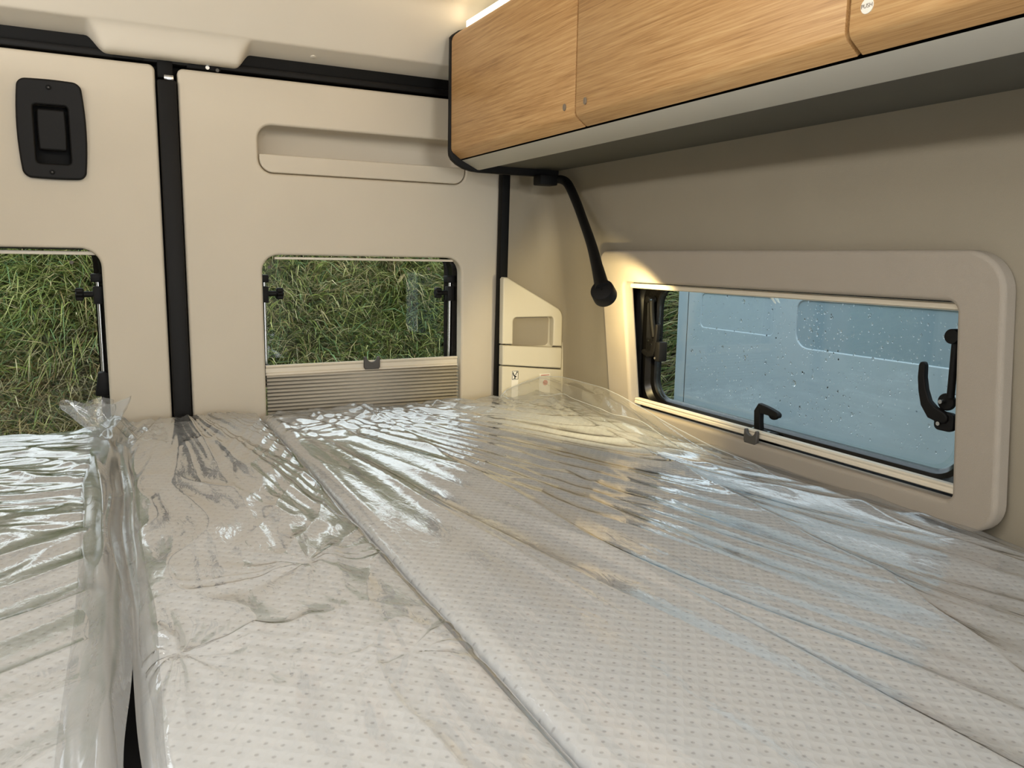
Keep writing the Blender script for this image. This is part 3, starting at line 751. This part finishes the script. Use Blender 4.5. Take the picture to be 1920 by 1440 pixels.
def folds_left(X, Y):
    u = X*.80+Y*.60; v = -X*.60+Y*.80
    w = sstep(1.05, 1.35, Y)
    f1 = (.006*gnoise(v*13, u*2.0, 50)+ridged(v*12+gnoise(u*4, v*4, 51)*.6, u*1.8, 52, 1.8)*.006)*(1-w)
    f2 = (gnoise(Y*15+X*5, X*3, 53)*.008+ridged(Y*16+gnoise(X*4, Y*5, 55)*.9+X*5, X*3.2, 54, 1.8)*.006+ridged(Y*36+gnoise(X*7, Y*7, 59), X*8, 56, 2)*.002)*w
    f3 = gnoise(v*26, u*5, 58)*.002
    return .0045+f1+f2+f3
def wrapped(label, x0, x1, y0, y1, ztop, crn, folds, step, r):
    t = thing('mattress', label, 'mattress', group='wrapped mattress sections on the bed')
    X, Y = cushion_grid(x0+.002, x1-.002, y0+.002, y1-.002, .02, .04, r)
    Z = ztop+crown(X, Y, x0, x1, y0, y1, crn)-edge_drop(X, Y, x0+.002, x1-.002, y0+.002, y1-.002, r)
    link('cushion', from_grid(skirted(X, Y, Z, .118-r)), M['mattress'], t, 180)
    X, Y = cushion_grid(x0, x1, y0, y1, step, step*1.25, r)
    d = np.minimum.reduce([X-x0, x1-X, y1-Y])
    fade = .25+.75*sstep(0, .02, d)
    Z = ztop+crown(X, Y, x0, x1, y0, y1, crn)-edge_drop(X, Y, x0, x1, y0, y1, r)+folds(X, Y)*fade+.0005
    link('plastic_wrap', from_grid(skirted(X, Y, Z, .116-r)), M['film'], t, 180)
    return t
mr = wrapped('widest mattress section under clear plastic wrap beside the side window', .284, 1.018, -.30, 1.768, TOP, .002, folds_right, .0030, .010)
mm = wrapped('narrow middle mattress section under crumpled clear plastic wrap', .005, .282, -.30, 1.768, TOP+.002, .006, folds_mid, .0024, .014)
ml = wrapped('left mattress section under clear plastic wrap below the left rear window', -.865, -.017, -.30, 1.768, TOP, .002, folds_left, .0034, .022)

def sheet(name, fn, nu, nv, parent, mat='film_loose'):
    u, v = np.meshgrid(np.linspace(0, 1, nu), np.linspace(0, 1, nv), indexing='ij')
    return link(name, from_grid(fn(u, v)), M[mat], parent, 180)
# loose tube of film over the gap between the left and middle sections
def gap_tube(u, v):
    y = -.1+1.82*u
    lean_ = gnoise(y*3.2, v*0+.5, 61)
    xl = -.050+.012*lean_-.008*np.exp(-((y-1.35)/.12)**2); xr = .024+.008*gnoise(y*4, v*0, 62)
    x = xl+(xr-xl)*v
    hgt = .017+.010*gnoise(y*2.6, v*0, 63)+.014*np.exp(-((y-1.40)/.15)**2)
    dip = -.022*np.exp(-((v-.70-.08*gnoise(y*2, v*0+8, 69))/.13)**2)*(.7+gnoise(y*2.2, v*0+2, 66))
    z = TOP-.002+hgt*np.sin(np.pi*np.clip(v, 0, 1))**.7+dip
    z += (gnoise(v*2.4+y*1.2, y*3.5, 64)*.012+ridged(v*2.2+gnoise(y*3, v*2, 68)*.6, y*1.6, 65, 1.8)*.008+.002*gnoise(v*6, y*9, 67))*np.sin(np.pi*np.clip(v, 0, 1))**.5
    return np.stack([x, y, z], -1)
# the flap gapes open towards the front: two sheets that part at a slit
def slit(u): return .11*(1-sstep(.45, .74, -.1+1.82*u))
sheet('plastic_flap', lambda u, v: gap_tube(u, v*(.68-slit(u))), 420, 32, ml, 'film_gap')
sheet('plastic_flap', lambda u, v: gap_tube(u, .68+slit(u)+(.32-slit(u))*v), 420, 18, mm, 'film_gap')
# a second layer that hangs into the gap
def gap_hang(u, v):
    y = .76+.42*u
    x = -.016+.020*v+.004*gnoise(y*7, v*4, 71)
    z = TOP-.012-.055*np.sin(np.pi*v)*(.6+.5*gnoise(y*3, v*0, 72))+ridged(y*9+v*4, v*3, 73, 3)*.010
    return np.stack([x, y, z], -1)
sheet('plastic_flap', gap_hang, 110, 20, ml, 'film_gap')
# twisted end of the middle bag standing up against the rear door
def knot(u, v):
    th = 2*np.pi*u
    tri = np.abs((u*5+.35*gnoise(u*6, v*2, 87)) % 1-.5)*2            # sharp pleats
    r = .008+.042*v**.7+.020*v*(tri-.5)+.010*v*gnoise(np.cos(th)*1.5, np.sin(th)*1.5+v*2, 82)
    x = -.026+r*np.cos(th)*1.15-.014*v
    y = 1.715+r*np.sin(th)*.65-.010*v
    z = TOP+.004+.062*v+.014*v*(tri-.5)+.016*gnoise(th*.8, v*2, 83)*v*v
    return np.stack([x, y, z], -1)
sheet('plastic_knot', knot, 141, 20, mm, 'film')
def knot_drape(u, v):
    x = -.030+.115*u; y = 1.60+.165*v-.03*u
    z = TOP+.006+.030*np.exp(-((u-.25)/.25)**2)*np.sin(np.pi*v)**.8+gnoise(u*5, v*4, 86)*.010+ridged(u*5+v*2, v*3, 85, 2)*.008
    return np.stack([x, y, z], -1)
sheet('plastic_flap', knot_drape, 70, 70, mm)
# loose film that stands up in the rear right corner and against the surround
TE = np.array([(.850, 1.733, -.338), (.862, 1.731, -.324), (.915, 1.729, -.306), (.962, 1.728, -.294), (1.004, 1.700, -.294), (1.006, 1.60, -.292), (.984, 1.475, -.286), (.980, 1.40, -.292), (.981, 1.26, -.318), (.982, 1.10, -.338), (.976, .98, -.346), (.955, .90, -.352)])
BE = np.array([(.845, 1.700, -.353), (.855, 1.66, -.352), (.875, 1.62, -.352), (.89, 1.57, -.352), (.895, 1.52, -.352), (.90, 1.45, -.352), (.905, 1.38, -.352), (.910, 1.30, -.352), (.915, 1.20, -.352), (.92, 1.08, -.352), (.925, .97, -.352), (.935, .90, -.353)])
def corner_flap(u, v):
    k = np.linspace(0, 1, len(TE)); A = np.stack([np.interp(u, k, TE[:, i]) for i in range(3)], -1); B = np.stack([np.interp(u, k, BE[:, i]) for i in range(3)], -1)
    P = B+(A-B)*v[..., None]
    sag = -.012*np.sin(np.pi*v)
    cr = (gnoise(u*9+v*2, v*1.8, 91)*.014+ridged(u*8+v*3, v*1.5, 92, 2)*.008)*np.sin(np.pi*np.clip(v*.92+.04, 0, 1))**.6
    P[..., 2] = np.maximum(P[..., 2]+sag*.6+cr, TOP+.005)
    P[..., 0] = np.minimum(P[..., 0], 1.012); return P
fl = sheet('plastic_flap', corner_flap, 260, 44, mr)
uu = np.linspace(0, 1, 40); E = corner_flap(uu, np.ones(40))
tube('plastic_hem', [tuple(p) for p in E], .0011, M['film_hem'], mr, n=6, sub=2)
E = corner_flap(np.linspace(.25, 1, 30), np.full(30, .52))
tube('plastic_hem', [(x, y, z+.002) for x, y, z in E], .0009, M['film_hem'], mr, n=6, sub=2)

# ------------------------------------------------------------------ outside: bank, grass, neighbouring van
struct(box('ground', (-9, -9, -1.80), (12, 9, -1.75), M['ground'], bevel=0), 'wet gravel ground around the van')
def bank_z(x, y):
    s = np.clip((y-2.28)/1.47, 0, 1)
    z = -1.76+2.22*s+np.clip(y-3.75, 0, 9)*.22
    return z+.07*gnoise(x*1.3, y*1.6, 101)+.03*gnoise(x*4, y*4, 102)
bx, by = np.meshgrid(np.linspace(-5, 8, 150), np.concatenate([np.linspace(2.15, 3.9, 60), np.linspace(4.0, 8, 20)]), indexing='ij')
struct(link('bank', from_grid(np.stack([bx, by, bank_z(bx, by)], -1)), M['soil'], None, 180), 'dark soil bank behind the van')
def grass(n, name, kind):
    x = np.where(rng.random(n) < .72, rng.uniform(-1.3, 1.9, n), rng.uniform(-2.2, 4.0, n)); y = rng.uniform(2.5, 4.15, n)
    z = bank_z(x, y)-.01
    ok = ~((x > 2.0) & (y < 2.98)); x, y, z = x[ok], y[ok], z[ok]; n = len(x)
    # tufts lean together
    lx = gnoise(x*2.2, y*2.2, 111)*1.6+rng.normal(0, .55, n); ly = -.55+gnoise(x*2.5, y*2.5, 112)*.8+rng.normal(0, .35, n)
    up = .75+.35*rng.random(n)
    dry = gnoise(x*1.7, y*2.3, 113)+.5*gnoise(x*5, y*5, 114)
    L = rng.uniform(.09, .26, n)*(1+.9*np.clip(gnoise(x*1.4, y*1.4, 115), -.4, .6))
    if kind == 'straw':
        L = rng.uniform(.12, .36, n); up = .35+.4*rng.random(n); lx *= 1.5
    D = np.stack([lx, ly, up], -1); D /= np.linalg.norm(D, axis=1)[:, None]
    S = np.cross(D, rng.normal(0, 1, (n, 3))); S /= np.linalg.norm(S, axis=1)[:, None]
    wid = rng.uniform(.0022, .0050, n)*(.45 if kind == 'straw' else 1)
    sag = rng.uniform(.25, 1.05, n)
    rows = 4; V = np.zeros((n, rows*2, 3))
    for k in range(rows):
        t = k/(rows-1)
        c = np.stack([x, y, z], -1)+D*(L*t)[:, None]; c[:, 2] -= sag*L*t*t*.75; c[:, 1] -= sag*L*t*t*.25
        w = (wid*(1-t)**.6 if k < rows-1 else wid*.06)[:, None]
        V[:, 2*k] = c-S*w; V[:, 2*k+1] = c+S*w
    me = bpy.data.meshes.new('m'); me.vertices.add(n*rows*2); me.vertices.foreach_set('co', V.astype(np.float32).ravel())
    q = np.array([[2*k, 2*k+1, 2*k+3, 2*k+2] for k in range(rows-1)])
    F = (np.arange(n)[:, None, None]*rows*2+q[None]).reshape(-1, 4).astype(np.int32)
    me.loops.add(F.size); me.loops.foreach_set('vertex_index', F.ravel()); me.polygons.add(len(F))
    me.polygons.foreach_set('loop_start', np.arange(0, F.size, 4, dtype=np.int32)); me.polygons.foreach_set('loop_total', np.full(len(F), 4, dtype=np.int32))
    me.update(calc_edges=True)
    pal = np.array([lin(c) for c in ((128, 142, 72), (160, 168, 94), (104, 124, 68), (192, 192, 128), (118, 146, 100))]); tan = np.array([lin(c) for c in ((196, 180, 134), (168, 146, 100), (216, 204, 164))])
    c = pal[rng.integers(0, 5, n)]*rng.uniform(.7, 1.25, n)[:, None]
    isdry = (rng.random(n) < np.clip(.22+.9*dry, .06, .8)) if kind != 'straw' else np.ones(n, bool)
    if kind != 'straw': isdry |= (rng.random(n) < .6*sstep(-.25, -.55, z)*sstep(.5, -.1, x))
    c[isdry] = (tan[rng.integers(0, 3, n)]*rng.uniform(.65, 1.1, n)[:, None])[isdry]
    ca = me.color_attributes.new('Col', 'FLOAT_COLOR', 'POINT')
    ca.data.foreach_set('color', np.concatenate([np.repeat(c, rows*2, 0), np.ones((n*rows*2, 1))], 1).astype(np.float32).ravel())
    o = link(name, me, M['grass']); o['kind'] = 'stuff'; o['category'] = 'grass'
    o['label'] = 'long green grass growing on the bank behind the van' if kind != 'straw' else 'thin dry straw stalks lying on the grassy bank'
grass(210000, 'grass', 'green')
grass(14000, 'dry_straw', 'straw')

van = thing('van', 'grey blue parked van outside the side window', 'van')
VX = 2.25
# seams at the rear corner, two pressed window panels in the flank
def vrect(y0, z0, y1, z1, r): return rrect(y0, z0, y1, z1, r, 8)
w1 = vrect(2.245, -.275, 2.66, -.135, .02); w2 = vrect(1.20, -.305, 2.13, -.135, (.05, .06, .03, .09))
plate('flank_panel', [vrect(-2.4, -1.45, 2.748, 1.0, (.1, .06, .2, .1)), w1, w2], VX, VX+.09, YZ, M['van_paint'], van, bevel=.005, res=3)
plate('pressed_panel', [vrect(2.235, -.285, 2.67, -.125, .02)], VX+.004, VX+.03, YZ, M['van_paint'], van, bevel=.004)
plate('pressed_panel', [vrect(1.19, -.315, 2.14, -.125, .04)], VX+.005, VX+.03, YZ, M['van_press'], van, bevel=.004)
plate('rear_corner', [vrect(2.763, -1.40, 2.815, 1.0, (.03, .045, .1, .1))], VX+.006, VX+.4, YZ, M['van_paint'], van, bevel=.006, res=3)
plate('seam', [vrect(2.74, -1.38, 2.77, .98, .01)], VX+.02, VX+.05, YZ, M['van_seam'], van, bevel=.002)
plate('body', [vrect(-2.4, -1.45, 2.80, 1.0, .1)], VX+.10, VX+1.9, YZ, M['van_paint'], van, bevel=.05)
for y in (-1.5, 1.7):
    t = cyl('wheel', (VX+.02, y, -1.42), (VX+.24, y, -1.42), .33, M['tyre'], van, n=32, bevel=.03)
